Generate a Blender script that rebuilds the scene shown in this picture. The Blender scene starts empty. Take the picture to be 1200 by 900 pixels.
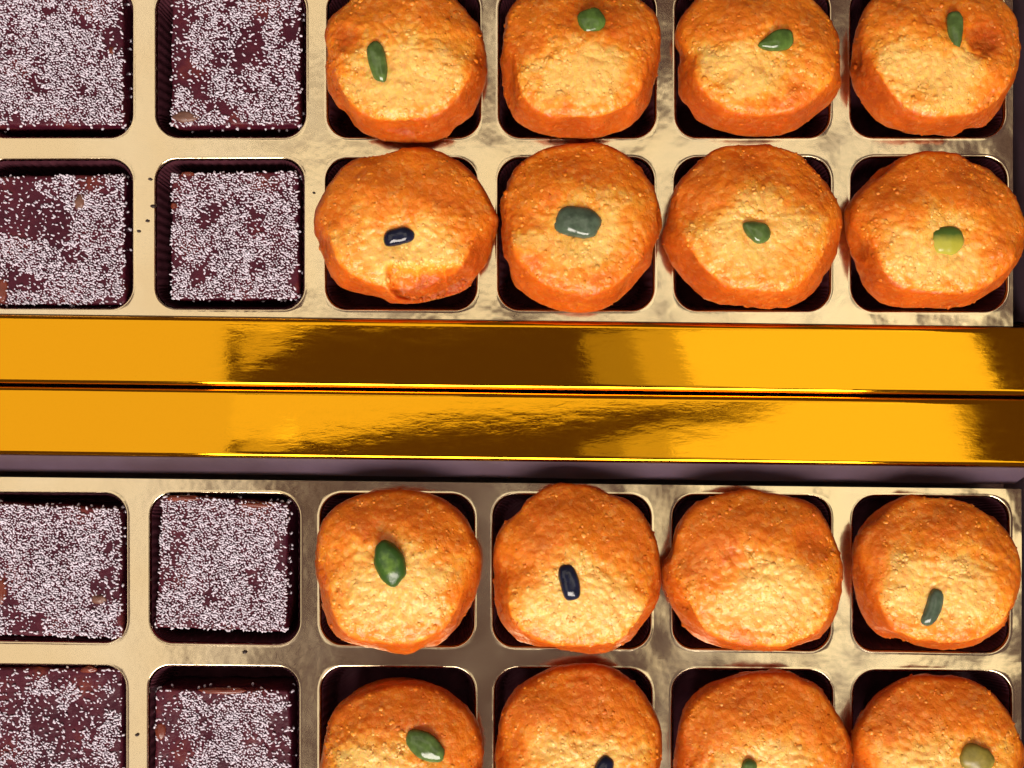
import bpy, bmesh, math, random
import numpy as np
from mathutils import Vector, noise, Matrix
from mathutils.bvhtree import BVHTree

# ------------------------------------------------------------------ camera
PX = 0.0002                 # metres per photograph pixel at the tray
F = 1400.0                  # focal length in photograph pixels
TILT = math.radians(1.0)
D = F * PX
CAM = Vector((0.0, -D * math.sin(TILT), D * math.cos(TILT)))
scene = bpy.context.scene
col = scene.collection
cd = bpy.data.cameras.new('camera')
cd.sensor_width = 36.0
cd.lens = 36.0 * F / 1200.0
cd.clip_start = 0.01
cd.clip_end = 50.0
cam = bpy.data.objects.new('camera', cd)
cam.location = CAM
cam.rotation_euler = (TILT, 0, 0)
col.objects.link(cam)
scene.camera = cam

# ------------------------------------------------------------------ light
world = bpy.data.worlds.new('World')
scene.world = world
world.use_nodes = True
wb = world.node_tree.nodes['Background']
wb.inputs['Color'].default_value = (1.0, 0.60, 0.60, 1)
wb.inputs['Strength'].default_value = 0.11


def area(name, loc, size, radiance, color, aim=None, rz=0.0):
    ld = bpy.data.lights.new(name, 'AREA')
    ld.shape = 'RECTANGLE'
    ld.size, ld.size_y = size
    ld.energy = radiance * math.pi * size[0] * size[1]
    ld.color = color
    o = bpy.data.objects.new(name, ld)
    o.location = loc
    if aim is not None:
        o.rotation_euler = (Vector(aim) - Vector(loc)).to_track_quat('-Z', 'Y').to_euler()
    o.rotation_euler.rotate_axis('Z', rz)
    col.objects.link(o)
    return o


area('added_panel_left', (-1.02, 0.10, 1.5), (1.20, 1.6), 0.88, (1.0, 0.90, 0.74))  # added overhead panel, no real lamp; gaps between panels form the dark foil reflection
area('added_panel_back', (0.09, 0.281, 1.5), (1.08, 0.31), 1.0, (1.0, 0.90, 0.70), rz=math.radians(5.6))  # added panel; its low edge cuts the top of that dark shape
area('added_panel_corner', (-0.356, 0.068, 1.49), (0.10, 0.030), 0.7, (1.0, 0.90, 0.72), rz=math.radians(26.6))  # small added panel that tapers the left tip of the dark reflection
area('added_panel_far', (-0.24, 0.66, 1.5), (0.34, 0.40), 0.9, (1.0, 0.90, 0.72))  # added panel to brighten the upper left of the tray
area('added_panel_right', (0.457, -0.144, 1.48), (0.57, 0.60), 0.34, (1.0, 0.90, 0.70), rz=math.radians(16))  # added panel, first step in brightening the reflection's right side
area('added_panel_right_inner', (0.490, -0.130, 1.475), (0.49, 0.60), 0.30, (1.0, 0.91, 0.70), rz=math.radians(19))  # added second step of that fade
area('added_panel_right_bright', (0.535, -0.121, 1.47), (0.405, 0.60), 0.56, (1.0, 0.93, 0.70), rz=math.radians(23))  # added last step, the bright end of the fade
area('window_key', (0.02, -1.22, 1.22), (1.10, 0.72), 18.0, (1.0, 0.89, 0.79), aim=(0, 0, 0))

scene.view_settings.view_transform = 'Standard'
scene.view_settings.look = 'None'
scene.view_settings.exposure = 0.0
scene.view_settings.gamma = 1.0
scene.render.engine = 'CYCLES'
scene.cycles.max_bounces = 5
scene.cycles.diffuse_bounces = 3
scene.cycles.glossy_bounces = 3
scene.cycles.use_denoising = True
scene.cycles.use_adaptive_sampling = True
scene.cycles.adaptive_threshold = 0.04
scene.cycles.adaptive_min_samples = 20

# ------------------------------------------------------------------ helpers
CT, ST = math.cos(TILT), math.sin(TILT)


def ray(px, py):
    x, y, z = (px - 600.0) / F, (450.0 - py) / F, -1.0
    return Vector((x, y * CT - z * ST, y * ST + z * CT))


def W(px, py, z=0.0):
    d = ray(px, py)
    t = (z - CAM.z) / d.z
    return Vector((CAM.x + d.x * t, CAM.y + d.y * t, z))


def mesh_obj(name, verts, faces, mat, parent=None, smooth=True):
    """One mesh object; verts are world coordinates."""
    off = parent.matrix_world.translation if parent else Vector((0, 0, 0))
    if parent is not None:
        off = Vector(parent['_o']) if '_o' in parent else Vector((0, 0, 0))
    v = np.asarray([tuple(p) for p in verts], dtype=float) - np.array(off[:])
    me = bpy.data.meshes.new(name)
    me.from_pydata(v.tolist(), [], faces)
    if smooth:
        me.polygons.foreach_set('use_smooth', [True] * len(me.polygons))
    me.materials.append(mat)
    me.update()
    o = bpy.data.objects.new(name, me)
    col.objects.link(o)
    if parent is not None:
        o.parent = parent
    return o


def thing(name, label, cat, loc, group=None):
    o = bpy.data.objects.new(name, None)
    o.empty_display_size = 0.01
    col.objects.link(o)
    o.location = loc
    o['_o'] = [float(c) for c in loc]
    o['label'] = label
    o['category'] = cat
    if group:
        o['group'] = group
    return o


def tag(o, label, cat, group=None):
    o['label'] = label
    o['category'] = cat
    if group:
        o['group'] = group
    return o


def recentre(o, loc):
    """Put a top-level mesh's origin at loc without moving it."""
    o.data.transform(Matrix.Translation(-Vector(loc)))
    o.location = loc


def loft(loops, cap_first=False, cap_last=False):
    n = len(loops[0])
    verts, faces = [], []
    for l in loops:
        verts.extend(l)
    for k in range(len(loops) - 1):
        a, b = k * n, (k + 1) * n
        for i in range(n):
            j = (i + 1) % n
            faces.append((a + i, a + j, b + j, b + i))
    if cap_first:
        faces.append(tuple(range(n - 1, -1, -1)))
    if cap_last:
        a = (len(loops) - 1) * n
        faces.append(tuple(range(a, a + n)))
    return verts, faces


# ------------------------------------------------------------------ materials
def new_mat(name):
    m = bpy.data.materials.new(name)
    m.use_nodes = True
    nt = m.node_tree
    return m, nt, nt.nodes['Principled BSDF']


def nd(nt, kind, **kw):
    n = nt.nodes.new(kind)
    for k, v in kw.items():
        if k in n.inputs:
            n.inputs[k].default_value = v
        else:
            setattr(n, k, v)
    return n


def coords(nt, scale=(1, 1, 1)):
    tc = nt.nodes.new('ShaderNodeTexCoord')
    mp = nt.nodes.new('ShaderNodeMapping')
    mp.inputs['Scale'].default_value = scale
    nt.links.new(tc.outputs['Object'], mp.inputs['Vector'])
    return mp.outputs['Vector']


def noise_tex(nt, vec, scale, detail=3.0, rough=0.55):
    n = nd(nt, 'ShaderNodeTexNoise', Scale=scale, Detail=detail, Roughness=rough)
    nt.links.new(vec, n.inputs['Vector'])
    return n.outputs['Fac']


def ramp(nt, fac, stops):
    r = nt.nodes.new('ShaderNodeValToRGB')
    e = r.color_ramp.elements
    while len(e) < len(stops):
        e.new(0.5)
    for i, (p, c) in enumerate(stops):
        e[i].position = p
        e[i].color = (*c, 1)
    nt.links.new(fac, r.inputs['Fac'])
    return r.outputs['Color']


def bump(nt, height, strength, dist, normal=None):
    b = nd(nt, 'ShaderNodeBump', Strength=strength, Distance=dist)
    nt.links.new(height, b.inputs['Height'])
    if normal is not None:
        nt.links.new(normal, b.inputs['Normal'])
    return b.outputs['Normal']


def mix_rgb(nt, fac, a, b, mode='MIX'):
    m = nt.nodes.new('ShaderNodeMix')
    m.data_type = 'RGBA'
    m.blend_type = mode
    if isinstance(fac, (int, float)):
        m.inputs[0].default_value = fac
    else:
        nt.links.new(fac, m.inputs[0])
    for idx, v in ((6, a), (7, b)):
        if isinstance(v, tuple):
            m.inputs[idx].default_value = (*v, 1)
        else:
            nt.links.new(v, m.inputs[idx])
    return m.outputs[2]


def map_range(nt, v, a, b, c, d):
    m = nd(nt, 'ShaderNodeMapRange')
    m.inputs[1].default_value, m.inputs[2].default_value = a, b
    m.inputs[3].default_value, m.inputs[4].default_value = c, d
    nt.links.new(v, m.inputs[0])
    return m.outputs[0]


def mat_gold_foil():
    m, nt, p = new_mat('gold_foil')
    v = coords(nt)
    p.inputs['Metallic'].default_value = 1.0
    p.inputs['Base Color'].default_value = (0.86, 0.405, 0.010, 1)
    vs = coords(nt, (0.35, 1, 1))
    n1 = noise_tex(nt, vs, 120, 2)
    n2 = noise_tex(nt, coords(nt, (0.3, 1, 1)), 600, 4, 0.6)
    b1 = bump(nt, n1, 0.022, 0.0012)
    b2 = bump(nt, n2, 0.030, 0.0003, b1)
    nt.links.new(b2, p.inputs['Normal'])
    nt.links.new(map_range(nt, n2, 0.3, 0.7, 0.03, 0.06), p.inputs['Roughness'])
    return m


def mat_tray():
    m, nt, p = new_mat('pale_gold_film')
    v = coords(nt)
    p.inputs['Metallic'].default_value = 1.0
    n0 = noise_tex(nt, v, 40, 3)
    nt.links.new(ramp(nt, n0, [(0.35, (0.83, 0.67, 0.41)), (0.65, (0.88, 0.74, 0.49))]), p.inputs['Base Color'])
    n1 = noise_tex(nt, v, 90, 3, 0.6)
    b1 = bump(nt, n1, 0.055, 0.0035)
    nt.links.new(b1, p.inputs['Normal'])
    nt.links.new(map_range(nt, n0, 0.3, 0.7, 0.11, 0.20), p.inputs['Roughness'])
    return m


def mat_cell():
    m, nt, p = new_mat('dark_fluted_cup')
    v = coords(nt)
    n = noise_tex(nt, v, 300, 3)
    nt.links.new(ramp(nt, n, [(0.3, (0.050, 0.013, 0.020)), (0.7, (0.085, 0.024, 0.036))]), p.inputs['Base Color'])
    p.inputs['Roughness'].default_value = 0.38
    nt.links.new(bump(nt, n, 0.3, 0.0005), p.inputs['Normal'])
    return m


def mat_lining():
    m, nt, p = new_mat('purple_lining')
    v = coords(nt)
    n = noise_tex(nt, v, 60, 4)
    nt.links.new(ramp(nt, n, [(0.3, (0.065, 0.038, 0.050)), (0.7, (0.095, 0.062, 0.092))]), p.inputs['Base Color'])
    p.inputs['Roughness'].default_value = 0.45
    nt.links.new(bump(nt, noise_tex(nt, v, 900, 2), 0.1, 0.0003), p.inputs['Normal'])
    return m


def mat_laddoo(grain=False):
    m, nt, p = new_mat('orange_grain' if grain else 'orange_laddoo')
    tc = nt.nodes.new('ShaderNodeTexCoord')
    oi = nt.nodes.new('ShaderNodeObjectInfo')
    sh = nd(nt, 'ShaderNodeVectorMath', operation='MULTIPLY_ADD')
    nt.links.new(oi.outputs['Random'], sh.inputs[0])
    sh.inputs[1].default_value = (3.1, 1.7, 2.3)
    nt.links.new(tc.outputs['Object'], sh.inputs[2])
    v = sh.outputs[0]
    big = noise_tex(nt, v, 85, 3, 0.6)
    mid = noise_tex(nt, v, 1100, 3, 0.6)
    # crumbly pressed top, smoother ghee-soaked moulded flank, plus painted light on top and shade on the sides (attribute set by the builder)
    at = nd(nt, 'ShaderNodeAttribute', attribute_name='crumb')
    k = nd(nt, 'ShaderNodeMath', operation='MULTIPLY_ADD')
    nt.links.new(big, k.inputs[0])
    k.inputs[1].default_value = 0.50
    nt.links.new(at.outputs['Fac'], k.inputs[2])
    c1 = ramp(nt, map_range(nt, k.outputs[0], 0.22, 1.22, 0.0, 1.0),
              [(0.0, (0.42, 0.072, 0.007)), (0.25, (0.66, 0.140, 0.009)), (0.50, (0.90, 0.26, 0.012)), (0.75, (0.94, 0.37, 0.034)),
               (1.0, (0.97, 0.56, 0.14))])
    vor = nd(nt, 'ShaderNodeTexVoronoi', Scale=950.0)
    wob = nd(nt, 'ShaderNodeVectorMath', operation='MULTIPLY_ADD')
    nz = nd(nt, 'ShaderNodeTexNoise', Scale=900.0, Detail=1.0)
    nt.links.new(v, nz.inputs['Vector'])
    nt.links.new(nz.outputs['Color'], wob.inputs[0])
    wob.inputs[1].default_value = (0.0010, 0.0010, 0.0010)
    nt.links.new(v, wob.inputs[2])
    nt.links.new(wob.outputs[0], vor.inputs['Vector'])
    sep = nt.nodes.new('ShaderNodeSeparateColor')
    nt.links.new(vor.outputs['Color'], sep.inputs[0])
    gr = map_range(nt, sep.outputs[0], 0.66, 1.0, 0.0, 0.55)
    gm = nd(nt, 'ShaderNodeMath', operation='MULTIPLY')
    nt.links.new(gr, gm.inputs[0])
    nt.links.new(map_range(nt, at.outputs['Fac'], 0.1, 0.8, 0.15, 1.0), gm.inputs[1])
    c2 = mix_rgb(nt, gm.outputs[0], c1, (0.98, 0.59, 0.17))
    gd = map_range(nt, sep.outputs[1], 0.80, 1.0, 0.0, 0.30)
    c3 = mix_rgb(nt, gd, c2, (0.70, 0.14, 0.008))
    sp = nd(nt, 'ShaderNodeTexVoronoi', Scale=95.0)
    nt.links.new(v, sp.inputs['Vector'])
    spk = map_range(nt, sp.outputs['Distance'], 0.012, 0.03, 0.8, 0.0)
    c4 = mix_rgb(nt, spk, c3, (0.16, 0.04, 0.01))
    nt.links.new(c4, p.inputs['Base Color'])
    p.inputs['Subsurface Weight'].default_value = 0.0 if grain else 0.65
    p.inputs['Subsurface Radius'].default_value = (1.0, 0.35, 0.08)
    p.inputs['Subsurface Scale'].default_value = 0.0038
    nt.links.new(map_range(nt, mid, 0.3, 0.7, 0.28, 0.48), p.inputs['Roughness'])
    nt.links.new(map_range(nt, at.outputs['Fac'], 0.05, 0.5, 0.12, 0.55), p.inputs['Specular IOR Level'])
    hh = nd(nt, 'ShaderNodeMath', operation='MULTIPLY_ADD')
    nt.links.new(vor.outputs['Distance'], hh.inputs[0])
    hh.inputs[1].default_value = -0.55
    nt.links.new(mid, hh.inputs[2])
    b2 = bump(nt, hh.outputs[0], 0.42, 0.0005)
    if not grain:
        nt.links.new(b2, p.inputs['Normal'])
    return m


def mat_square():
    m, nt, p = new_mat('dark_fruit_paste')
    v = coords(nt)
    n = noise_tex(nt, v, 95, 4, 0.6)
    nt.links.new(ramp(nt, n, [(0.30, (0.040, 0.005, 0.014)), (0.55, (0.075, 0.009, 0.020)),
                              (0.68, (0.13, 0.022, 0.018)), (0.80, (0.36, 0.07, 0.018))]), p.inputs['Base Color'])
    n2 = noise_tex(nt, v, 380, 4)
    nt.links.new(map_range(nt, n2, 0.3, 0.7, 0.30, 0.55), p.inputs['Roughness'])
    p.inputs['Specular IOR Level'].default_value = 0.2
    nt.links.new(bump(nt, n2, 0.5, 0.0008), p.inputs['Normal'])
    return m


def mat_simple(name, rgb, rough, var=0.25, scale=400.0, spec=0.5, bmp=0.2):
    m, nt, p = new_mat(name)
    v = coords(nt)
    n = noise_tex(nt, v, scale, 3)
    lo = tuple(c * (1 - var) for c in rgb)
    hi = tuple(min(1.0, c * (1 + var)) for c in rgb)
    nt.links.new(ramp(nt, n, [(0.3, lo), (0.7, hi)]), p.inputs['Base Color'])
    p.inputs['Roughness'].default_value = rough
    p.inputs['Specular IOR Level'].default_value = spec
    nt.links.new(bump(nt, n, bmp, 0.0004), p.inputs['Normal'])
    return m


def mat_two_tone(name, a, b, axis, lo, hi, rough=0.28):
    m, nt, p = new_mat(name)
    tc = nt.nodes.new('ShaderNodeTexCoord')
    sx = nt.nodes.new('ShaderNodeSeparateXYZ')
    nt.links.new(tc.outputs['Object'], sx.inputs[0])
    n = noise_tex(nt, tc.outputs['Object'], 500, 3)
    ad = nd(nt, 'ShaderNodeMath', operation='MULTIPLY_ADD')
    nt.links.new(n, ad.inputs[0])
    ad.inputs[1].default_value = 0.0016
    nt.links.new(sx.outputs[axis], ad.inputs[2])
    f = map_range(nt, ad.outputs[0], lo, hi, 0.0, 1.0)
    nt.links.new(mix_rgb(nt, f, a, b), p.inputs['Base Color'])
    p.inputs['Roughness'].default_value = rough
    nt.links.new(bump(nt, n, 0.3, 0.0005), p.inputs['Normal'])
    return m


M_FOIL, M_TRAY, M_CELL, M_LINE = mat_gold_foil(), mat_tray(), mat_cell(), mat_lining()
M_LAD, M_GRAIN, M_SQ = mat_laddoo(), mat_laddoo(True), mat_square()
M_SEED = mat_simple('white_seed', (0.70, 0.65, 0.75), 0.32, 0.22, 900)
M_TABLE = mat_simple('dark_table', (0.03, 0.016, 0.012), 0.5, 0.3, 30)
M_CARD = mat_simple('brown_card', (0.10, 0.05, 0.04), 0.7, 0.2, 80)
M_CRUMB = mat_simple('dark_crumb', (0.03, 0.015, 0.012), 0.6)
M_NUT = mat_simple('pale_nut', (0.17, 0.075, 0.05), 0.4)
M_RED = mat_simple('red_fruit', (0.15, 0.028, 0.014), 0.3)
M_PG = mat_simple('pistachio_green', (0.080, 0.135, 0.034), 0.14, 0.4, 500)
M_PGG = mat_simple('pistachio_grey_green', (0.075, 0.110, 0.072), 0.15, 0.35, 500)
M_PGL = mat_simple('pistachio_leaf_green', (0.075, 0.140, 0.026), 0.17, 0.4, 500)
M_PN = mat_simple('pistachio_navy', (0.010, 0.013, 0.032), 0.14, 0.4, 500)
M_PO = mat_simple('pistachio_olive', (0.24, 0.19, 0.03), 0.4, 0.3, 500)
M_P2 = mat_two_tone('pistachio_half_peeled', (0.42, 0.40, 0.045), (0.07, 0.13, 0.02), 1, 0.0002, 0.0022)
M_PC = mat_two_tone('pistachio_light_heart', (0.035, 0.09, 0.014), (0.17, 0.30, 0.04), 2, 0.0027, 0.0035)

# ------------------------------------------------------------------ table
ZB = -0.0165
v = [Vector((x, y, ZB - 0.002)) for x, y in ((-0.6, -0.5), (0.6, -0.5), (0.6, 0.5), (-0.6, 0.5))]
table = mesh_obj('table', v, [(0, 1, 2, 3)], M_TABLE)
table['kind'] = 'structure'

# ------------------------------------------------------------------ gift boxes
ZR = 0.003                       # top of the gold rim above the tray sheet
S = 0.0125                       # the boxes' slope in the picture


def rim_profile(w, tilt):
    """(u, z) from inner foot over the top to outer foot; tilt lifts the inner edge."""
    b = 0.0012
    pts = [(0.0, ZB), (0.0, ZR - 0.006), (0.0, ZR - b * 1.6), (0.0, ZR - b)]
    for k in range(1, 5):
        a = math.pi / 2 * k / 4
        pts.append((b - b * math.cos(a), ZR - b + b * math.sin(a)))
    for f in (0.03, 0.1, 0.3, 0.5, 0.7, 0.9, 0.97):
        pts.append((b + (w - 2 * b) * f, ZR))
    for k in range(0, 5):
        a = math.pi / 2 * k / 4
        pts.append((w - b + b * math.sin(a), ZR - b + b * math.cos(a)))
    pts += [(w, ZR - b * 1.6), (w, ZR - 0.006), (w, ZB)]
    out = []
    for u, z in pts:
        if z > ZR - 0.002:
            z += (w * 0.5 - u) * math.tan(tilt)
        out.append((u, z))
    return out


def make_box(label, inner_px, widths, tilts, linings, seed):
    """inner_px: four inner corners (top-left, top-right, bottom-right, bottom-left) in the picture."""
    ic = [W(x, y, ZR) for x, y in inner_px]
    cx = sum((p.x for p in ic)) / 4
    cy = sum((p.y for p in ic)) / 4
    root = thing('gift_box', label, 'box', (cx, cy, ZB), 'open gold gift boxes')
    # outer corners by offsetting each side
    def line(i):
        a, b = ic[i], ic[(i + 1) % 4]
        d = (b - a).normalized()
        n = Vector((-d.y, d.x, 0))          # sides run clockwise seen from above: outward on the left
        return a, d, n
    oc = []
    for i in range(4):
        a1, d1, n1 = line((i - 1) % 4)
        a2, d2, n2 = line(i)
        p1 = a1 + n1 * widths[(i - 1) % 4]
        p2 = a2 + n2 * widths[i]
        cr = d1.x * d2.y - d1.y * d2.x
        t = ((p2.x - p1.x) * d2.y - (p2.y - p1.y) * d2.x) / cr
        oc.append(p1 + d1 * t)
    base = [Vector((p.x, p.y, z)) for z in (ZB - 0.0016, ZB) for p in oc]
    mesh_obj('base', base, [(0, 1, 2, 3), (4, 5, 6, 7), (0, 1, 5, 4), (1, 2, 6, 5), (2, 3, 7, 6), (3, 0, 4, 7)],
             M_CARD, root, False)
    for i in range(4):
        prof = rim_profile(widths[i], tilts[i])
        nseg = 80
        i0, i1, o0, o1 = ic[i], ic[(i + 1) % 4], oc[i], oc[(i + 1) % 4]
        verts, faces = [], []
        for k in range(nseg + 1):
            t = k / nseg
            for u, z in prof:
                f = u / widths[i]
                a = i0.lerp(o0, f)
                b = i1.lerp(o1, f)
                q = a.lerp(b, t)
                wob = noise.noise(Vector((q.x * 22, q.y * 22, seed))) * 0.00010
                wz = noise.noise(Vector((q.x * 30, q.y * 45, seed + 9))) * 0.00007 if z > ZR - 0.002 else 0
                q = Vector((q.x, q.y + (wob if i % 2 == 0 else 0), z + wz))
                verts.append(q)
        m = len(prof)
        for k in range(nseg):
            for j in range(m - 1):
                faces.append((k * m + j, k * m + j + 1, (k + 1) * m + j + 1, (k + 1) * m + j))
        mesh_obj('rim', verts, faces, M_FOIL, root)
    for i in range(4):                       # sloping card lining inside each wall
        top, foot = 0.00012, linings[i]
        a, d, n = line(i)
        b = ic[(i + 1) % 4]
        L = (b - a).length
        verts, faces = [], []
        e = 0.0004
        for (inw, z) in ((top, ZR - 0.0016), (top + foot * 0.9, ZR - 0.0052), (top + foot, ZB + 0.0004)):
            p = a + d * (inw + e) - n * inw
            q = b - d * (inw + e) - n * inw
            for k in range(31):
                r = p.lerp(q, k / 30)
                verts.append(Vector((r.x, r.y, z + 0.0001 * noise.noise(Vector((r.x * 40, r.y * 40, z * 900))))))
        for j in range(2):
            for k in range(30):
                s0 = j * 31 + k
                faces.append((s0, s0 + 1, s0 + 32, s0 + 31))
        mesh_obj('lining', verts, faces, M_LINE, root)
    return root


Y1, Y4 = 368.0, 533.0
make_box('open gold box in the upper half of the picture, its rim above the dark seam',
         [(-62, -62), (1210, -46), (1214, Y1 + S * 1214), (-58, Y1 - S * 58)],
         (0.0160, 0.0160, 0.0161, 0.0160), (0, 0, math.radians(0.5), 0), (0.001, 0.0012, 0.0003, 0.001), 3.0)
make_box('open gold box in the lower half of the picture, its rim below the dark seam',
         [(-66, Y4 - S * 66), (1222, Y4 + S * 1222), (1228, 1022), (-60, 1006)],
         (0.0160, 0.0160, 0.0160, 0.0160), (math.radians(2.7), 0, 0, 0), (0.0045, 0.001, 0.001, 0.001), 11.0)

# ------------------------------------------------------------------ trays
COLS = {
    1: [(-20, 155), (183, 358), (384, 562), (585, 768), (792, 972), (997, 1177)],
    2: [(-20, 155), (182, 356), (382, 558), (584, 766), (791, 973), (998, 1180)],
    3: [(-27, 148), (176, 351), (376, 555), (578, 762), (789, 973), (1000, 1182)],
    4: [(-28, 147), (174, 350), (376, 556), (580, 763), (788, 975), (1000, 1185)],
}
ROWY = {1: (lambda x: -15.0, lambda x: 160.5),
        2: (lambda x: 187 - 0.0025 * x, lambda x: 361 + 0.003 * x),
        3: (lambda x: 577.5 + 0.004 * x, lambda x: 751 + 0.0115 * x),
        4: (lambda x: 779 + 0.007 * x, lambda x: 955 + 0.011 * x)}


def cell_quad(r, c):
    x0, x1 = COLS[r][c]
    f0, f1 = ROWY[r]
    return [(x0, f0(x0)), (x1, f0(x1)), (x1, f1(x1)), (x0, f1(x0))]


def rounded(q, rad, na, ns, inset=0.0):
    """Closed loop round a px quad; starts at the middle of the top-left corner arc. 4*(2*na+ns) points."""
    cx = sum(p[0] for p in q) / 4
    cy = sum(p[1] for p in q) / 4
    qs = []
    for x, y in q:
        qs.append((x + (inset if x < cx else -inset), y + (inset if y < cy else -inset)))
    sg = [(1, 1), (-1, 1), (-1, -1), (1, -1)]
    ctr = [(qs[i][0] + sg[i][0] * rad, qs[i][1] + sg[i][1] * rad) for i in range(4)]
    a0 = [225, 315, 45, 135]                # px frame, y down: arc middle angles
    out = []
    for i in range(4):
        j = (i + 1) % 4
        for k in range(na):
            a = math.radians(a0[i] + 45.0 * k / na)
            out.append((ctr[i][0] + rad * math.cos(a), ctr[i][1] + rad * math.sin(a)))
        ai = math.radians(a0[i] + 45)
        p = (ctr[i][0] + rad * math.cos(ai), ctr[i][1] + rad * math.sin(ai))
        aj = math.radians(a0[j] - 45)
        qq = (ctr[j][0] + rad * math.cos(aj), ctr[j][1] + rad * math.sin(aj))
        for k in range(ns):
            t = k / ns
            out.append((p[0] + (qq[0] - p[0]) * t, p[1] + (qq[1] - p[1]) * t))
        for k in range(na):
            a = math.radians(a0[j] - 45 + 45.0 * k / na)
            out.append((ctr[j][0] + rad * math.cos(a), ctr[j][1] + rad * math.sin(a)))
    return out


def sheet_z(x, y):
    n = noise.noise(Vector((x * 55, y * 55, 2.2))) * 0.00012
    right = min(1.0, max(0.0, (x + 0.045) / 0.08))      # the film is more buckled round the laddoos
    n += right * noise.noise(Vector((x * 150, y * 150, 7.7))) * 0.00017
    return n


CELL_DEPTH = 0.0145


def make_tray(rows, corners, label):
    c0 = W(600, (corners[0][0][1] + corners[-1][0][1]) / 2, 0)
    root = thing('sweet_tray', label, 'tray', (c0.x, c0.y, -CELL_DEPTH - 0.001), 'moulded gold trays')
    verts, faces = [], []
    na, ns = 7, 10
    for ri, r in enumerate(rows):
        for c in range(6):
            hq = cell_quad(r, c)
            bq = [corners[ri][c], corners[ri][c + 1], corners[ri + 1][c + 1], corners[ri + 1][c]]
            per = 2 * na + ns
            bl = []
            for i in range(4):
                p, q = bq[i], bq[(i + 1) % 4]
                for k in range(per):
                    t = k / per
                    bl.append((p[0] + (q[0] - p[0]) * t, p[1] + (q[1] - p[1]) * t))
            rad = 26 + 3 * noise.noise(Vector((r * 3.1, c * 5.3, 0)))
            h3 = rounded(hq, rad + 3.2, na, ns, -3.2)
            loops = []
            base = len(verts)

            def pt(x, y, dz=0.0):
                p = W(x, y, 0)
                return Vector((p.x, p.y, sheet_z(p.x, p.y) + dz))
            for t in (0.0, 0.3, 0.6, 0.85, 1.0):
                loops.append([pt(b[0] + (h[0] - b[0]) * t, b[1] + (h[1] - b[1]) * t) for b, h in zip(bl, h3)])
            for off, dz in ((-2.4, 0.00004), (-1.4, 0.00004), (-0.5, -0.00008), (0.2, -0.0005), (0.7, -0.0016), (1.0, -0.0024)):
                loops.append([pt(x, y, dz) for x, y in rounded(hq, rad - off, na, ns, off)])
            lv, lf = loft(loops)
            verts.extend(lv)
            faces.extend([tuple(i + base for i in f) for f in lf])
    # turned-down edge of the sheet
    nr = len(rows)
    ring = [corners[0][i] for i in range(7)] + [corners[j][6] for j in range(1, nr + 1)] \
        + [corners[nr][i] for i in range(5, -1, -1)] + [corners[j][0] for j in range(nr - 1, 0, -1)]
    dense = []
    for i, p in enumerate(ring):
        q = ring[(i + 1) % len(ring)]
        for k in range(24):
            dense.append((p[0] + (q[0] - p[0]) * k / 24, p[1] + (q[1] - p[1]) * k / 24))
    base = len(verts)
    mx = sum(p[0] for p in ring) / len(ring)
    my = sum(p[1] for p in ring) / len(ring)
    lps = []
    for dz in (0.0, -0.0004, -0.004):
        l = []
        for x, y in dense:
            p = W(x, y, 0)
            l.append(Vector((p.x, p.y, sheet_z(p.x, p.y) + dz)))
        lps.append(l)
    lv, lf = loft(lps)
    verts.extend(lv)
    faces.extend([tuple(i + base for i in f) for f in lf])
    mesh_obj('tray_sheet', verts, faces, M_TRAY, root)
    # the dark fluted wells
    for r in rows:
        for c in range(6):
            hq = cell_quad(r, c)
            fl = []
            for off, z, amp in ((0.6, -0.0008, 0.5), (1.6, -0.0016, 1.3), (5.0, -0.008, 1.3), (8.5, -CELL_DEPTH + 0.002, 1.1),
                                (12.5, -CELL_DEPTH, 0.4)):
                lp = rounded(hq, 26, 30, 66, off)
                n = len(lp)
                mx = sum(p[0] for p in lp) / n
                my = sum(p[1] for p in lp) / n
                row = []
                for k, (x, y) in enumerate(lp):
                    dx, dy = mx - x, my - y
                    L = math.hypot(dx, dy)
                    rr = amp * (0.5 - 0.5 * math.cos(2 * math.pi * k * 84 / n))
                    p = W(x + dx / L * rr, y + dy / L * rr, 0)
                    row.append(Vector((p.x, p.y, z)))
                fl.append(row)
            lv, lf = loft(fl, cap_last=True)
            mesh_obj('cell', lv, lf, M_CELL, root)
    return root


def grid(rows_y, xs):
    return [[(x, fy(x)) for x in xs[j]] for j, fy in enumerate(rows_y)]


tray_upper = make_tray((1, 2), grid([lambda x: -44.0, lambda x: 173.5, lambda x: Y1 + S * x - 0.5],
                       [[-50, 169, 371, 573.5, 780, 984.5, 1187]] * 3),
          'pale gold moulded tray filling the upper box, lower edge touching the gold rim')
tray_lower = make_tray((3, 4), grid([lambda x: 559 + 0.0118 * x, lambda x: 766 + 0.0085 * x, lambda x: 985 + 0.012 * x],
                       [[-55, 162, 363.5, 566.5, 775.5, 986.5, 1197]] * 3),
          'pale gold moulded tray in the lower box, below a strip of purple lining')

# ------------------------------------------------------------------ laddoos
LOW = [(0.0, -13.8), (0.55, -13.8), (0.68, -12.5), (0.76, -8.0), (0.81, -3.0), (0.855, 0.0), (0.93, 1.6), (0.985, 3.2)]
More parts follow.
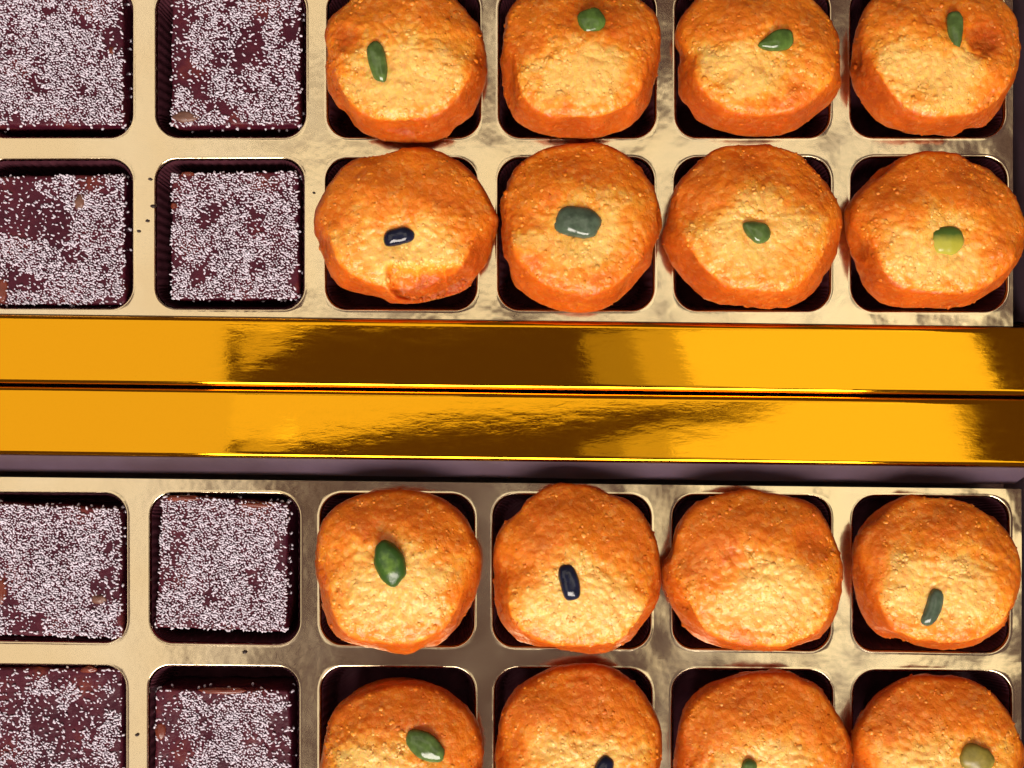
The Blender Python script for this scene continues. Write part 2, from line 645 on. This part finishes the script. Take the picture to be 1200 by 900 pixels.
# far side: rounded shoulder; near side: flat shelf with a firm edge and a sloping wall below it
PROF_FAR = LOW + [(1.0, 4.8), (0.99, 6.6), (0.95, 8.3), (0.88, 9.7), (0.78, 11.0), (0.65, 12.2), (0.48, 13.0), (0.30, 13.4), (0.15, 13.5), (0.0, 13.5)]
PROF_NEAR = LOW + [(1.0, 4.6), (0.975, 6.6), (0.93, 8.7), (0.88, 10.6), (0.83, 12.0), (0.75, 12.8), (0.60, 13.2), (0.40, 13.4), (0.18, 13.5), (0.0, 13.5)]
LAD = {}
# where each sweet's skin is painted paler, as broken crumb and as light falling on the top: px centre, half width, half height
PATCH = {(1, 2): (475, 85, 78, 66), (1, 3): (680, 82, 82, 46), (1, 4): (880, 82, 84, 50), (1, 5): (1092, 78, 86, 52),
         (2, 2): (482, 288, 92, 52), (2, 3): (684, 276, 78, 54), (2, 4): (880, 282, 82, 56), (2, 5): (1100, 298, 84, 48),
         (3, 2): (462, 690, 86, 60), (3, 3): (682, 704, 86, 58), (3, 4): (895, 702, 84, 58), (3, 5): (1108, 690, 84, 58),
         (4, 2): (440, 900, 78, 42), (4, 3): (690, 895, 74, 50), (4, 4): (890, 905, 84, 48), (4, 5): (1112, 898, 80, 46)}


def smooth_profile(pts, n_low, n_top):
    p = np.array(pts)
    # Catmull-Rom through the points
    out = []
    for i in range(len(p) - 1):
        a = p[max(i - 1, 0)]
        b, c = p[i], p[i + 1]
        d = p[min(i + 2, len(p) - 1)]
        k = n_low if i < 4 else n_top
        for t in np.arange(k) / k:
            out.append(0.5 * ((2 * b) + (c - a) * t + (2 * a - 5 * b + 4 * c - d) * t ** 2 + (3 * b - a - 3 * c + d) * t ** 3))
    out.append(p[-1])
    out = np.array(out)
    out[:, 0] = np.clip(out[:, 0], 0, None)
    return out[1:-1]


PROFS = smooth_profile(PROF_FAR, 2, 7)
PROFN = smooth_profile(PROF_NEAR, 2, 7)
NSEG = 210


def seed_shape():
    bm = bmesh.new()
    bmesh.ops.create_icosphere(bm, subdivisions=1, radius=1.0)
    v = [x.co.copy() for x in bm.verts]
    f = [tuple(y.index for y in x.verts) for x in bm.faces]
    bm.free()
    return v, f


GRAIN_V, GRAIN_F = seed_shape()


def make_laddoo(key, bbox, label, seed, dents=(), lobes=(), sq=2.25, tilt=(0.0, 0.0), lift=0.0):
    x0, y0, x1, y1 = bbox
    zw = 0.0056
    a, b = W(x0, y0, zw), W(x1, y1, zw)
    # the cell under it holds the foot
    r, c = key
    q = cell_quad(r, c)
    fc = W(sum(p[0] for p in q) / 4, sum(p[1] for p in q) / 4, 0)
    cx, cy = (a.x + b.x) / 2, (a.y + b.y) / 2
    rx, ry = abs(b.x - a.x) / 2 * 1.0, abs(b.y - a.y) / 2
    rng = random.Random(seed)
    harm = [(k, rng.uniform(-1, 1) * 0.020 / (k ** 0.35), rng.uniform(0, 6.28)) for k in range(3, 9)]
    verts, crumb, grid3, info = [], [], [], []
    sv = Vector((seed * 1.37, seed * 2.11, seed * 0.73))
    pc = W(PATCH[key][0], PATCH[key][1], 0.012)
    prx, pry = PATCH[key][2] * PX, PATCH[key][3] * PX
    dd = [(W(px, py, 0.011), rad * PX, dep / 1000) for px, py, rad, dep in dents]
    for (pr_f, pz_f), (pr_n, pz_n) in zip(PROFS, PROFN):
        z = pz_f / 1000
        foot = min(1.0, max(0.0, (0.003 - z) / 0.006))
        ccx = cx + (fc.x - cx) * foot
        ccy = cy + (fc.y - cy) * foot
        rrx = rx + (min(rx, 0.0190) - rx) * foot
        rry = ry + (min(ry, 0.0190) - ry) * foot
        for k in range(NSEG):
            th = 2 * math.pi * k / NSEG
            cs, sn = math.cos(th), math.sin(th)
            g = (abs(cs) ** sq + abs(sn) ** sq) ** (-1 / sq)
            h = sum(A * math.cos(n * th + ph) for n, A, ph in harm) * (1 - 0.7 * foot)
            for la, lw, lh in lobes:
                da = (th - math.radians(la) + math.pi) % (2 * math.pi) - math.pi
                h += lh * math.exp(-(da / math.radians(lw)) ** 2) * (1 - foot)
            wn_ = max(0.0, min(1.0, (0.35 - sn) / 0.9))
            wn_ = wn_ * wn_ * (3 - 2 * wn_)
            pr = pr_f + (pr_n - pr_f) * wn_
            z = (pz_f + (pz_n - pz_f) * wn_) / 1000
            rr = pr * g * (1 + h)
            dx, dy = rr * cs * rrx, rr * sn * rry
            if z > zw:           # far half rounds off, near half stays a flat shelf
                z2 = z - (z - zw) * 0.48 * (max(0.0, sn + 0.45) / 1.45) ** 1.6 * min(1.0, pr * 1.12) ** 1.5
            else:
                z2 = z
            p = Vector((ccx + dx, ccy + dy, z2))
            up = max(0.0, min(1.0, (z - 0.004) / 0.006))
            p.z += up * (dx * math.tan(tilt[0]) + dy * math.tan(tilt[1])) + lift * up
            grid3.append(p)
            info.append((z, foot, up))
    nr = len(PROFS)
    g3 = np.array([tuple(q) for q in grid3]).reshape(nr, NSEG, 3)
    tu = np.roll(g3, -1, axis=1) - np.roll(g3, 1, axis=1)
    tv = np.gradient(g3, axis=0)
    nn = np.cross(tu, tv)
    nn /= np.linalg.norm(nn, axis=2, keepdims=True) + 1e-12
    for j in range(nr):                     # rings near the pole share one steady normal
        wj = min(1.0, max(0.0, (0.45 - PROFS[j][0]) / 0.2))
        if j > nr // 2 and wj > 0:
            av = nn[j].mean(axis=0)
            nn[j] = nn[j] * (1 - wj) + av / (np.linalg.norm(av) + 1e-12) * wj
    nn /= np.linalg.norm(nn, axis=2, keepdims=True) + 1e-12
    nn = nn.reshape(-1, 3)
    if True:
        for idx, p in enumerate(grid3):
            z, foot, up = info[idx]
            nrm = Vector(nn[idx])
            s1 = noise.noise(p * 75 + sv) * 0.0009
            s2 = noise.noise(p * 190 + sv) * 0.00026
            s3 = noise.noise(p * 520 + sv) * 0.00016
            topness = max(0.0, min(1.0, (nrm.z - 0.3) / 0.5))
            vd = noise.voronoi(p * 640 + sv)[0]
            gm = 0.5 + 0.5 * noise.noise(p * 120 - sv)
            hp = math.hypot((p.x - pc.x) / prx, (p.y - pc.y) / pry)
            gr = (0.45 - vd[0]) * 0.00066 * (0.25 + 0.75 * topness * max(0.15, min(1.0, 1.7 - hp))) * (0.4 + gm)
            # thumb-pressed hollow and folds on the top
            fold = abs(noise.noise(p * 55 - sv * 2))
            cr = -0.0002 * max(0.0, 1 - fold / 0.12) * topness * max(0.0, min(1.0, noise.noise(p * 90 + sv * 3) * 3))
            lump = max(0.0, noise.noise(p * 300 + sv * 1.9) - 0.25) * 0.0007 * (1.0 - 0.75 * topness)
            chip = -max(0.0, noise.noise(p * 120 - sv * 2.3) - 0.22) * 0.0034 * (1.0 - 0.8 * topness)
            dsp = (s1 * (1.5 - 0.5 * topness) + s2 + s3 + gr + lump + chip) * (1 - 0.6 * foot) + cr
            p = p + nrm * dsp
            dn = dmax = 0.0
            for dc, drad, ddep in dd:
                q2 = ((p.x - dc.x) ** 2 + (p.y - dc.y) ** 2) / (drad * drad)
                if q2 < 4 and z > 0.002:
                    wob = 1 + 0.5 * noise.noise(p * 170 + sv * 5)
                    fq = math.exp(-(q2 * wob) ** (3 if ddep > 0.002 else 1.4))
                    dmax = max(dmax, ddep * fq * up)
                    dn = max(dn, min(1.0, ddep / 0.002) * fq)
            p.z -= dmax
            verts.append(p)
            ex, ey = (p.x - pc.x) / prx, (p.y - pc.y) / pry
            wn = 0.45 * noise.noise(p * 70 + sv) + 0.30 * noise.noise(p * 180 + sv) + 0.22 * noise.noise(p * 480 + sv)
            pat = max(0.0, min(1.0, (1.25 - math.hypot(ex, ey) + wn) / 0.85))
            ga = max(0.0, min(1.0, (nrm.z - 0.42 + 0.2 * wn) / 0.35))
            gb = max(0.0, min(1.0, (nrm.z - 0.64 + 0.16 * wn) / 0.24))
            t = max(0.0, 0.34 * ga + 0.66 * pat * pat * (3 - 2 * pat) * gb - 0.55 * min(1.0, dn))  # paler facing up inside the patch: painted light along with the crumb
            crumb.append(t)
    nr = len(PROFS)
    faces = []
    for j in range(nr - 1):
        for k in range(NSEG):
            k2 = (k + 1) % NSEG
            faces.append((j * NSEG + k, j * NSEG + k2, (j + 1) * NSEG + k2, (j + 1) * NSEG + k))
    base = len(verts)
    for j, ring in ((0, range(NSEG)), (nr - 1, range((nr - 1) * NSEG, nr * NSEG))):
        pts = [verts[i] for i in ring]
        verts.append(sum(pts, Vector((0, 0, 0))) / NSEG)
        crumb.append(crumb[ring[0]])
    for k in range(NSEG):
        k2 = (k + 1) % NSEG
        faces.append((k2, k, base))
        o = (nr - 1) * NSEG
        faces.append((o + k, o + k2, base + 1))
    LAD[key] = BVHTree.FromPolygons([tuple(p) for p in verts], faces)
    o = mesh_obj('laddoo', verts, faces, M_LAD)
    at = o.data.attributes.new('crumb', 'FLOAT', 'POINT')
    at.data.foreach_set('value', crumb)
    # loose and half-bedded grains of the crumb, far too many to count
    gv, gf, gc = [], [], []
    nring = len(PROFS)
    rows_ok = [j for j in range(nring) if PROFS[j][1] > 1.0]
    want, made, guard = 1050, 0, 0
    while made < want and guard < 60000:
        guard += 1
        j = rng.choice(rows_ok)
        if rng.random() > PROFS[j][0]:
            continue
        k = rng.randrange(NSEG)
        idx = j * NSEG + k
        nv, cv = Vector(nn[idx]), crumb[idx]
        if rng.random() > 0.07 + 0.93 * min(1.0, max(0.0, cv - 0.15) * 1.4):
            continue
        if noise.noise(verts[idx] * 130 + sv * 4) < -0.12 and rng.random() < 0.7:
            continue
        sz = (0.34 + 0.66 * rng.random() ** 2.0) / 1000
        c0 = verts[idx] + nv * sz * rng.uniform(-0.92, -0.70)
        fl = Matrix.Rotation(rng.uniform(0, 6.28), 3, Vector((rng.gauss(0, 1), rng.gauss(0, 1), rng.gauss(0, 1))).normalized())
        ax = (sz * rng.uniform(0.9, 1.5), sz * rng.uniform(0.8, 1.1), sz * rng.uniform(0.75, 0.95))
        b0 = len(gv)
        for q in GRAIN_V:
            w_ = fl @ Vector((q.x * ax[0], q.y * ax[1], q.z * ax[2]))
            gv.append(c0 + w_ * (1 + 0.22 * noise.noise(q * 1.7 + c0 * 3000)))
        gf.extend([tuple(i + b0 for i in f) for f in GRAIN_F])
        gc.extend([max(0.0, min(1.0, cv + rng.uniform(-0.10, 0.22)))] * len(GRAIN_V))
        made += 1
    recentre(o, (fc.x, fc.y, -0.0138))
    tag(o, label, 'sweet', 'round orange sweets in the trays')
    o['_o'] = [fc.x, fc.y, -0.0138]
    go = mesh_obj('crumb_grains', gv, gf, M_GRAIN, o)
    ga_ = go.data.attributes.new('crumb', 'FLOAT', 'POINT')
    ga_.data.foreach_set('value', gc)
    go['kind'] = 'stuff'
    return o


R = math.radians
LSPEC = [
    ((1, 2), (379, -22, 571, 164), 'orange laddoo with upright thin green sliver, upper left of the round sweets', 1,
     [(410, 45, 16, 1.2)], [(330, 14, -0.05)], (0.03, 0.02)),
    ((1, 3), (583, -24, 774, 162), 'orange laddoo with short round green nut near the top picture edge', 2, [(693, 25, 30, 0.8)], [], (0, -0.02)),
    ((1, 4), (791, -26, 984, 160), 'orange laddoo with leaf-shaped green nut, top row, second from right', 3,
     [(905, 60, 26, 0.9), (848, 92, 9, 0.7)], [], (0, -0.03)),
    ((1, 5), (999, -28, 1196, 160), 'orange laddoo with narrow upright nut beside a reddish dent, top right corner', 4,
     [(1150, 50, 22, 1.6)], [], (-0.03, -0.03)),
    ((2, 2), (373, 174, 579, 356), 'broken-edged orange laddoo with small blue-black nut and notched lower side', 5,
     [(476, 331, 19, 4.6), (503, 338, 25, 5.0), (536, 334, 21, 4.2), (463, 318, 9, 3.0)], [(5, 10, 0.035), (185, 14, 0.02)], (0.0, 0.03)),
    ((2, 3), (584, 167, 774, 363), 'orange laddoo with large squarish grey-green nut, just above the gold rim', 6, [(677, 255, 34, 0.8)], [], (0, -0.02)),
    ((2, 4), (784, 168, 981, 360), 'orange laddoo with tiny pointed green nut, above the gold rim', 7, [(885, 265, 24, 0.7)], [(190, 12, 0.03)], (0, -0.02)),
    ((2, 5), (994, 181, 1199, 363), 'orange laddoo with half green half yellow nut at the right edge', 8, [(1108, 272, 24, 0.8)], [(150, 20, 0.02)], (-0.02, 0.02)),
    ((3, 2), (369, 572, 562, 764), 'orange laddoo with oval green nut, beside the dark squares below the rims', 9, [(452, 645, 26, 0.7)], [(55, 14, -0.05), (20, 14, 0.03)], (0, 0.01)),
    ((3, 3), (576, 569, 774, 771), 'orange laddoo with small black upright nut and a lump on its far edge', 10,
     [(668, 680, 22, 0.6)], [(100, 18, 0.035)], (0, -0.01)),
    ((3, 4), (779, 575, 989, 767), 'plain orange laddoo without any nut on top', 11, [(950, 640, 22, 0.9), (870, 655, 20, 0.7)], [(92, 7, 0.05), (180, 16, 0.02)], (0.01, 0.02)),
    ((3, 5), (1001, 579, 1193, 764), 'orange laddoo with curved shiny nut sliver low on its top, right edge', 12, [(1090, 680, 20, 0.7)], [], (0.02, -0.01)),
    ((4, 2), (373, 801, 568, 985), 'orange laddoo with slanted dark green leaf-like nut, bottom row', 13, [(385, 845, 20, 0.5)], [], (0, 0.02)),
    ((4, 3), (581, 781, 777, 976), 'orange laddoo in the bottom row with tip of a dark nut cut by picture edge', 14, [], [], (0, 0.0)),
    ((4, 4), (791, 787, 994, 980), 'orange laddoo at the bottom edge, second from the right corner', 15, [(880, 890, 20, 0.5)], [(165, 15, 0.02)], (0, 0.01)),
    ((4, 5), (999, 790, 1199, 982), 'orange laddoo with yellow-olive nut in the bottom right corner', 16, [(1135, 885, 22, 0.6)], [], (0, 0.02)),
]
HOLLOW = {(1, 2): (443, 73, 22), (1, 3): (693, 25, 20), (1, 4): (909, 49, 22), (1, 5): (1119, 37, 22), (2, 2): (467, 278, 20),
          (2, 3): (677, 261, 30), (2, 4): (886, 271, 20), (2, 5): (1110, 282, 21), (3, 2): (457, 660, 27), (3, 3): (667, 682, 22),
          (3, 5): (1092, 712, 21), (4, 2): (498, 874, 26), (4, 3): (708, 899, 17), (4, 4): (877, 901, 16), (4, 5): (1144, 889, 22)}
for key, bb, lab, sd, dn, lo, tl in LSPEC:
    if key in HOLLOW:
        dn = list(dn) + [(*HOLLOW[key], 0.55)]
    make_laddoo(key, bb, lab, sd, dn, lo, tilt=tl)


# ------------------------------------------------------------------ nuts on the laddoos
def make_nut(key, px, py, length, width, ang, mat, label, e=2.4, taper=0.0, bend=0.0, thick=0.0024, sink=0.42):
    d = ray(px, py)
    hit, nrm, _, _ = LAD[key].ray_cast(CAM, d)
    nrm = (nrm if nrm.z > 0 else -nrm)
    nrm = (nrm * 0.35 + Vector((0, 0, 1))).normalized()
    L, Wd = length * PX / 2, width * PX / 2
    th = thick
    verts, faces = [], []
    nu, nv = 28, 14
    rng = random.Random(int(px * 7 + py))
    sv = Vector((px, py, 0)) * 0.1
    for j in range(nv + 1):
        ph = -math.pi / 2 + math.pi * j / nv
        for i in range(nu):
            t = 2 * math.pi * i / nu
            sg = lambda s, p: math.copysign(abs(s) ** p, s)
            cph = max(0.0, math.cos(ph)) ** (2 / 2.15)
            x = sg(math.cos(t), 2 / e) * cph
            y = sg(math.sin(t), 2 / e) * cph
            z = sg(math.sin(ph), 2 / 2.1)
            y *= 1 - taper * x
            y += bend * (x * x - 0.4)
            p = Vector((x * L, y * Wd, z * th * 0.6 + th * (0.5 - sink)))
            p *= 1 + 0.12 * noise.noise(p * 450 + sv)
            verts.append(p)
    for j in range(nv):
        for i in range(nu):
            i2 = (i + 1) % nu
            faces.append((j * nu + i, j * nu + i2, (j + 1) * nu + i2, (j + 1) * nu + i))
    o = mesh_obj('pistachio_piece', verts, faces, mat)
    rot = nrm.to_track_quat('Z', 'Y').to_matrix().to_4x4()
    # keep the local x axis along the wanted picture direction
    xa = Vector((math.cos(ang), math.sin(ang), 0))
    xa = (xa - nrm * xa.dot(nrm)).normalized()
    ya = nrm.cross(xa)
    mt = Matrix((xa, ya, nrm)).transposed().to_4x4()
    mt.translation = hit
    o.matrix_world = mt
    tag(o, label, 'nut', 'pistachio pieces on the round sweets')
    return o


make_nut((1, 2), 443, 73, 48, 21, R(-78), M_PG, 'thin upright pistachio sliver on the leftmost top-row laddoo', taper=0.1)
make_nut((1, 3), 693, 25, 30, 27, R(20), M_PGL, 'short round green pistachio near the top picture edge', e=2.8)
make_nut((1, 4), 909, 49, 42, 23, R(15), M_PGL, 'leaf-shaped green pistachio pointing left, top row', taper=-0.42, e=2.0)
make_nut((1, 5), 1119, 37, 46, 17, R(92), M_PG, 'narrow upright pistachio beside a reddish dent, top right', taper=-0.35)
make_nut((2, 2), 467, 278, 36, 20, R(14), M_PN, 'small blue-black nut on the broken-edged laddoo', e=2.3, bend=-0.3)
make_nut((2, 3), 677, 261, 51, 35, R(-8), M_PGG, 'large squarish grey-green pistachio above the gold rim', e=2.8, thick=0.0030)
make_nut((2, 4), 886, 271, 34, 23, R(-28), M_PG, 'tiny pointed green pistachio above the gold rim', taper=-0.35, e=2.0)
make_nut((2, 5), 1110, 282, 37, 33, R(0), M_P2, 'pistachio piece half green half yellow at the right edge', e=2.2, taper=0.05)
make_nut((3, 2), 457, 660, 52, 34, R(-70), M_PC, 'oval green pistachio with lighter heart', e=2.0, thick=0.0034)
make_nut((3, 3), 667, 682, 42, 22, R(-76), M_PN, 'small black upright nut below the gold rims', e=2.7)
make_nut((3, 5), 1092, 712, 44, 18, R(70), M_PGG, 'curved shiny pistachio sliver on the right edge laddoo', bend=0.35, e=2.8)
make_nut((4, 2), 498, 874, 50, 29, R(-34), M_PG, 'slanted dark green leaf-like pistachio in the bottom row', e=1.9)
make_nut((4, 3), 708, 899, 26, 20, R(60), M_PN, 'dark nut tip cut off by the bottom picture edge, left of two')
make_nut((4, 4), 877, 901, 24, 18, R(70), M_PG, 'dark green nut tip cut off by the bottom edge, right of two')
make_nut((4, 5), 1144, 889, 38, 30, R(-25), M_PO, 'yellow-olive pistachio piece in the bottom right corner', e=3.0)


# ------------------------------------------------------------------ seeded squares
SV, SF = seed_shape()


def make_square(key, quad, ztop, label, seed, cover=0.55, bare=(), chunks=(), tiltz=(0, 0)):
    """quad: px corners of the top (tl, tr, br, bl)."""
    rng = random.Random(seed)
    sv = Vector((seed * 3.1, seed * 1.7, seed * 2.3))
    mx = sum(p[0] for p in quad) / 4
    my = sum(p[1] for p in quad) / 4
    loops = []
    # side rings from the foot to the top edge, then in over the top
    r, c = key
    cq = cell_quad(r, c)
    cxx = sum(p[0] for p in cq) / 4
    cyy = sum(p[1] for p in cq) / 4
    levels = [(-CELL_DEPTH + 0.0008, 0.0)] + [(-CELL_DEPTH + 0.0008 + (ztop + CELL_DEPTH - 0.0014) * t, 0.0) for t in (0.15, 0.35, 0.55, 0.75, 0.88, 0.96)]
    levels += [(ztop - 0.00035, 0.7), (ztop - 0.00008, 2.0), (ztop, 4.0)]
    c_top = W(mx, my, ztop)
    ring = rounded(quad, 5.0, 4, 30, 0.0)
    Wr = [W(x, y, ztop) for x, y in ring]

    def tz(p):
        return (p.x - c_top.x) * tiltz[0] + (p.y - c_top.y) * tiltz[1]
    for z, ins in levels:
        l = []
        for p in Wr:
            d = Vector((c_top.x - p.x, c_top.y - p.y, 0))
            q = p + d.normalized() * ins * PX
            up = (z + CELL_DEPTH) / (ztop + CELL_DEPTH)
            n = noise.noise(Vector((q.x, q.y, z)) * 160 + sv) * 0.00038 + noise.noise(Vector((q.x, q.y, z)) * 420 + sv) * 0.0002
            q = q - d.normalized() * n * (1 if z < ztop - 0.0001 else 0.6)
            l.append(Vector((q.x, q.y, z + tz(q) * up)))
        loops.append(l)

    def top_h(x, y):
        s = noise.noise(Vector((x, y, 0)) * 110 + sv) * 0.00035 + noise.noise(Vector((x, y, 0)) * 330 + sv) * 0.00016
        return ztop + s
    for f in np.linspace(0.94, 0.02, 22):
        l = []
        for p in Wr:
            d = Vector((p.x - c_top.x, p.y - c_top.y, 0))
            q = c_top + d * (f * 0.955)
            l.append(Vector((q.x, q.y, top_h(q.x, q.y) + tz(q))))
        loops.append(l)
    lv, lf = loft(loops, cap_first=True, cap_last=True)
    cc = W(cxx, cyy, 0)
    root = thing('seeded_square', label, 'sweet', (cc.x, cc.y, -CELL_DEPTH), 'dark square sweets in the trays')
    mesh_obj('fruit_block', lv, lf, M_SQ, root)
    # seeds: poisson-like darts
    x0, x1 = min(p[0] for p in quad) - 1, max(p[0] for p in quad) + 1
    y0, y1 = min(p[1] for p in quad) - 1, max(p[1] for p in quad) + 1
    q4 = [Vector(p) for p in quad]

    def inside(x, y):
        best = 1e9
        for i in range(4):
            a, b = q4[i], q4[(i + 1) % 4]
            e = b - a
            n = Vector((-e.y, e.x)).normalized()
            best = min(best, (Vector((x, y)) - a).dot(n))
        return best
    G = {}
    md = 2.2
    verts, faces = [], []
    tries = int((x1 - x0) * (y1 - y0) * 1.15)
    for _ in range(tries):
        x, y = rng.uniform(x0, x1), rng.uniform(y0, y1)
        dd = inside(x, y)
        if dd < 0.5:
            continue
        keep = cover - 0.08 + 1.4 * noise.noise(Vector((x * 0.035, y * 0.035, seed))) + 0.6 * noise.noise(Vector((x * 0.12, y * 0.12, seed + 4)))
        keep += min(0.0, (dd - 9) * 0.06)
        for bx, by, br, bs in bare:
            keep -= bs * math.exp(-(((x - bx) ** 2 + (y - by) ** 2) / (br * br)) ** 1.5)
        if rng.random() > max(0.03, keep):
            continue
        gx, gy = int(x / md), int(y / md)
        ok = True
        for i in (-1, 0, 1):
            for j in (-1, 0, 1):
                for (ax, ay) in G.get((gx + i, gy + j), ()):
                    if (ax - x) ** 2 + (ay - y) ** 2 < md * md:
                        ok = False
        if not ok:
            continue
        G.setdefault((gx, gy), []).append((x, y))
        p = W(x, y, ztop)
        z = top_h(p.x, p.y) + tz(p) + rng.uniform(-0.00012, 0.00030)
        an = -0.45 + rng.gauss(0, 0.6)
        if rng.random() < 0.6:
            sx, sy = rng.uniform(1.0, 2.1) * PX, rng.uniform(0.75, 1.15) * PX
        else:
            sx, sy = rng.uniform(2.2, 3.6) * PX, rng.uniform(1.1, 1.55) * PX
        tl = rng.gauss(0, 0.22)
        m = Matrix.Translation((p.x, p.y, z)) @ Matrix.Rotation(an, 4, 'Z') @ Matrix.Rotation(tl, 4, 'Y') @ Matrix.Diagonal((sx, sy, sy * 0.9, 1))
        b = len(verts)
        verts.extend([m @ s for s in SV])
        faces.extend([tuple(i + b for i in f) for f in SF])
    # a few that cling to the sides
    for _ in range(46):
        k = rng.randrange(len(Wr))
        p = Wr[k]
        d = Vector((p.x - c_top.x, p.y - c_top.y, 0)).normalized()
        z = ztop - rng.uniform(0.0003, 0.006)
        p = Vector((p.x, p.y, z)) + d * 0.0001
        m = Matrix.Translation(p) @ Matrix.Rotation(rng.uniform(0, 6.28), 4, 'Z') @ Matrix.Diagonal((2.4 * PX, 1.6 * PX, 1.8 * PX, 1))
        b = len(verts)
        verts.extend([m @ s for s in SV])
        faces.extend([tuple(i + b for i in f) for f in SF])
    so = mesh_obj('seed_coating', verts, faces, M_SEED, root)
    so['kind'] = 'stuff'
    for (px, py, rw, rh, mat) in chunks:
        p = W(px, py, ztop)
        cv = []
        bm = bmesh.new()
        bmesh.ops.create_icosphere(bm, subdivisions=3, radius=1.0)
        for x in bm.verts:
            co = Vector((x.co.x * rw * PX, x.co.y * rh * PX, x.co.z * 0.0008))
            co *= 1 + 0.3 * noise.noise(x.co * 1.6 + sv)
            cv.append(co + Vector((p.x, p.y, ztop + tz(p) - 0.0002)))
        fs = [tuple(y.index for y in x.verts) for x in bm.faces]
        bm.free()
        mesh_obj('fruit_chunk', cv, fs, mat, root)
    return root


make_square((1, 0), [(-16, -16), (144, -16), (145, 147), (-16, 147)], 0.0012,
            'dark square sweet in the top left corner, thickly covered with white seeds', 21, 0.85,
            [(132, 30, 22, 0.7), (60, 150, 34, 0.6)], [(131, 60, 4, 6, M_RED)])
make_square((1, 1), [(201, -14), (352, -14), (351, 147), (200, 148)], 0.0010,
            'dark square sweet at the top edge, second from left, with bare maroon patches', 22, 0.62,
            [(212, 95, 26, 0.9), (290, 62, 26, 0.6), (208, 20, 22, 0.9), (345, 30, 14, 0.9), (270, 50, 20, 0.5)],
            [(218, 137, 16, 7, M_NUT)])
make_square((2, 0), [(-14, 206), (146, 204), (147, 357), (-14, 357)], -0.0002,
            'dark square sweet above the rim at left edge, bare maroon at its upper left', 23, 0.72,
            [(8, 245, 34, 1.4), (62, 260, 24, 1.1), (20, 225, 24, 1.2), (5, 335, 18, 1.0), (45, 212, 30, 0.5)],
            [(93, 236, 7, 9, M_NUT), (2, 340, 8, 14, M_RED)])
make_square((2, 1), [(200, 203), (349, 200), (350, 350), (200, 351)], -0.0004,
            'evenly seeded dark square sweet above the rim, beside the blue-black nut laddoo', 24, 0.75,
            [(243, 256, 13, 0.9), (205, 300, 14, 0.6), (232, 318, 10, 0.7)], [(204, 241, 4, 4, M_RED), (220, 204, 8, 3, M_RED)])
make_square((3, 0), [(-16, 589), (142, 596), (143, 748), (-16, 744)], 0.0010,
            'densely seeded dark square sweet below the rims at left edge, brown nut showing', 25, 0.92,
            [(122, 690, 20, 1.3), (0, 690, 14, 1.2), (25, 735, 26, 0.7), (132, 640, 12, 0.8)],
            [(116, 702, 9, 6, M_NUT), (1, 692, 7, 18, M_RED)])
make_square((3, 1), [(190, 580), (338, 589), (335, 741), (182, 736)], 0.0016,
            'densely seeded dark square sweet with orange-brown far edge, below the gold rims', 26, 0.92,
            [(205, 665, 16, 0.9), (330, 640, 10, 0.9), (218, 690, 13, 0.7)],
            [(215, 584, 20, 4, M_RED), (300, 592, 24, 4, M_RED)], tiltz=(0, 0.01))
make_square((4, 0), [(-18, 783), (143, 784), (143, 940), (-18, 940)], -0.0002,
            'sparsely seeded dark square sweet in the bottom left corner, smooth maroon middle', 27, 0.46,
            [(62, 840, 30, 1.0), (120, 800, 34, 1.2), (40, 800, 20, 0.4), (78, 870, 20, 0.7), (10, 782, 30, 0.7)],
            [(104, 785, 9, 4, M_RED)])
make_square((4, 1), [(182, 808), (340, 808), (342, 950), (180, 950)], -0.0004,
            'dark square sweet in the bottom row beside the laddoos, deep gap behind it', 28, 0.62,
            [(195, 850, 22, 1.2), (200, 885, 22, 1.2), (325, 850, 16, 0.7), (190, 815, 18, 0.7), (330, 885, 14, 0.8)],
            [(260, 810, 30, 4, M_RED), (188, 858, 7, 10, M_RED)])

# ------------------------------------------------------------------ crumbs lying on the trays
for (x, y, s, lab) in ((176, 210, 1.6, 'tiny dark crumb on the upper tray rib, topmost of four between the squares'),
                       (180, 242, 2.4, 'largest dark crumb on the upper tray rib, second of four between the squares'),
                       (173, 259, 1.8, 'tiny dark crumb on the upper tray rib, third of four between the squares'),
                       (163, 271, 1.6, 'tiny dark crumb on the upper tray rib, lowest of four between the squares'),
                       (287, 764, 2.0, 'dark crumb on the lower tray between two stacked seeded squares'),
                       (161, 861, 1.8, 'dark crumb on the lower tray rib between the two bottom squares'),
                       (368, 226, 1.4, 'tiny dark crumb on the upper tray left of the broken-edged laddoo')):
    p = W(x, y, 0)
    bm = bmesh.new()
    bmesh.ops.create_icosphere(bm, subdivisions=2, radius=1.0)
    cv = [Vector((q.co.x * s * 1.3, q.co.y * s, q.co.z * s * 0.7)) * PX * (1 + 0.4 * noise.noise(q.co * 1.3 + Vector((x, y, 0))))
          for q in bm.verts]
    fs = [tuple(q.index for q in f.verts) for f in bm.faces]
    bm.free()
    o = mesh_obj('crumb', cv, fs, M_CRUMB)
    o.location = (p.x, p.y, s * PX * 0.55 + 0.0001)
    tag(o, lab, 'crumb', 'crumbs on the trays')
for o in list(bpy.data.objects):
    if '_o' in o:
        del o['_o']
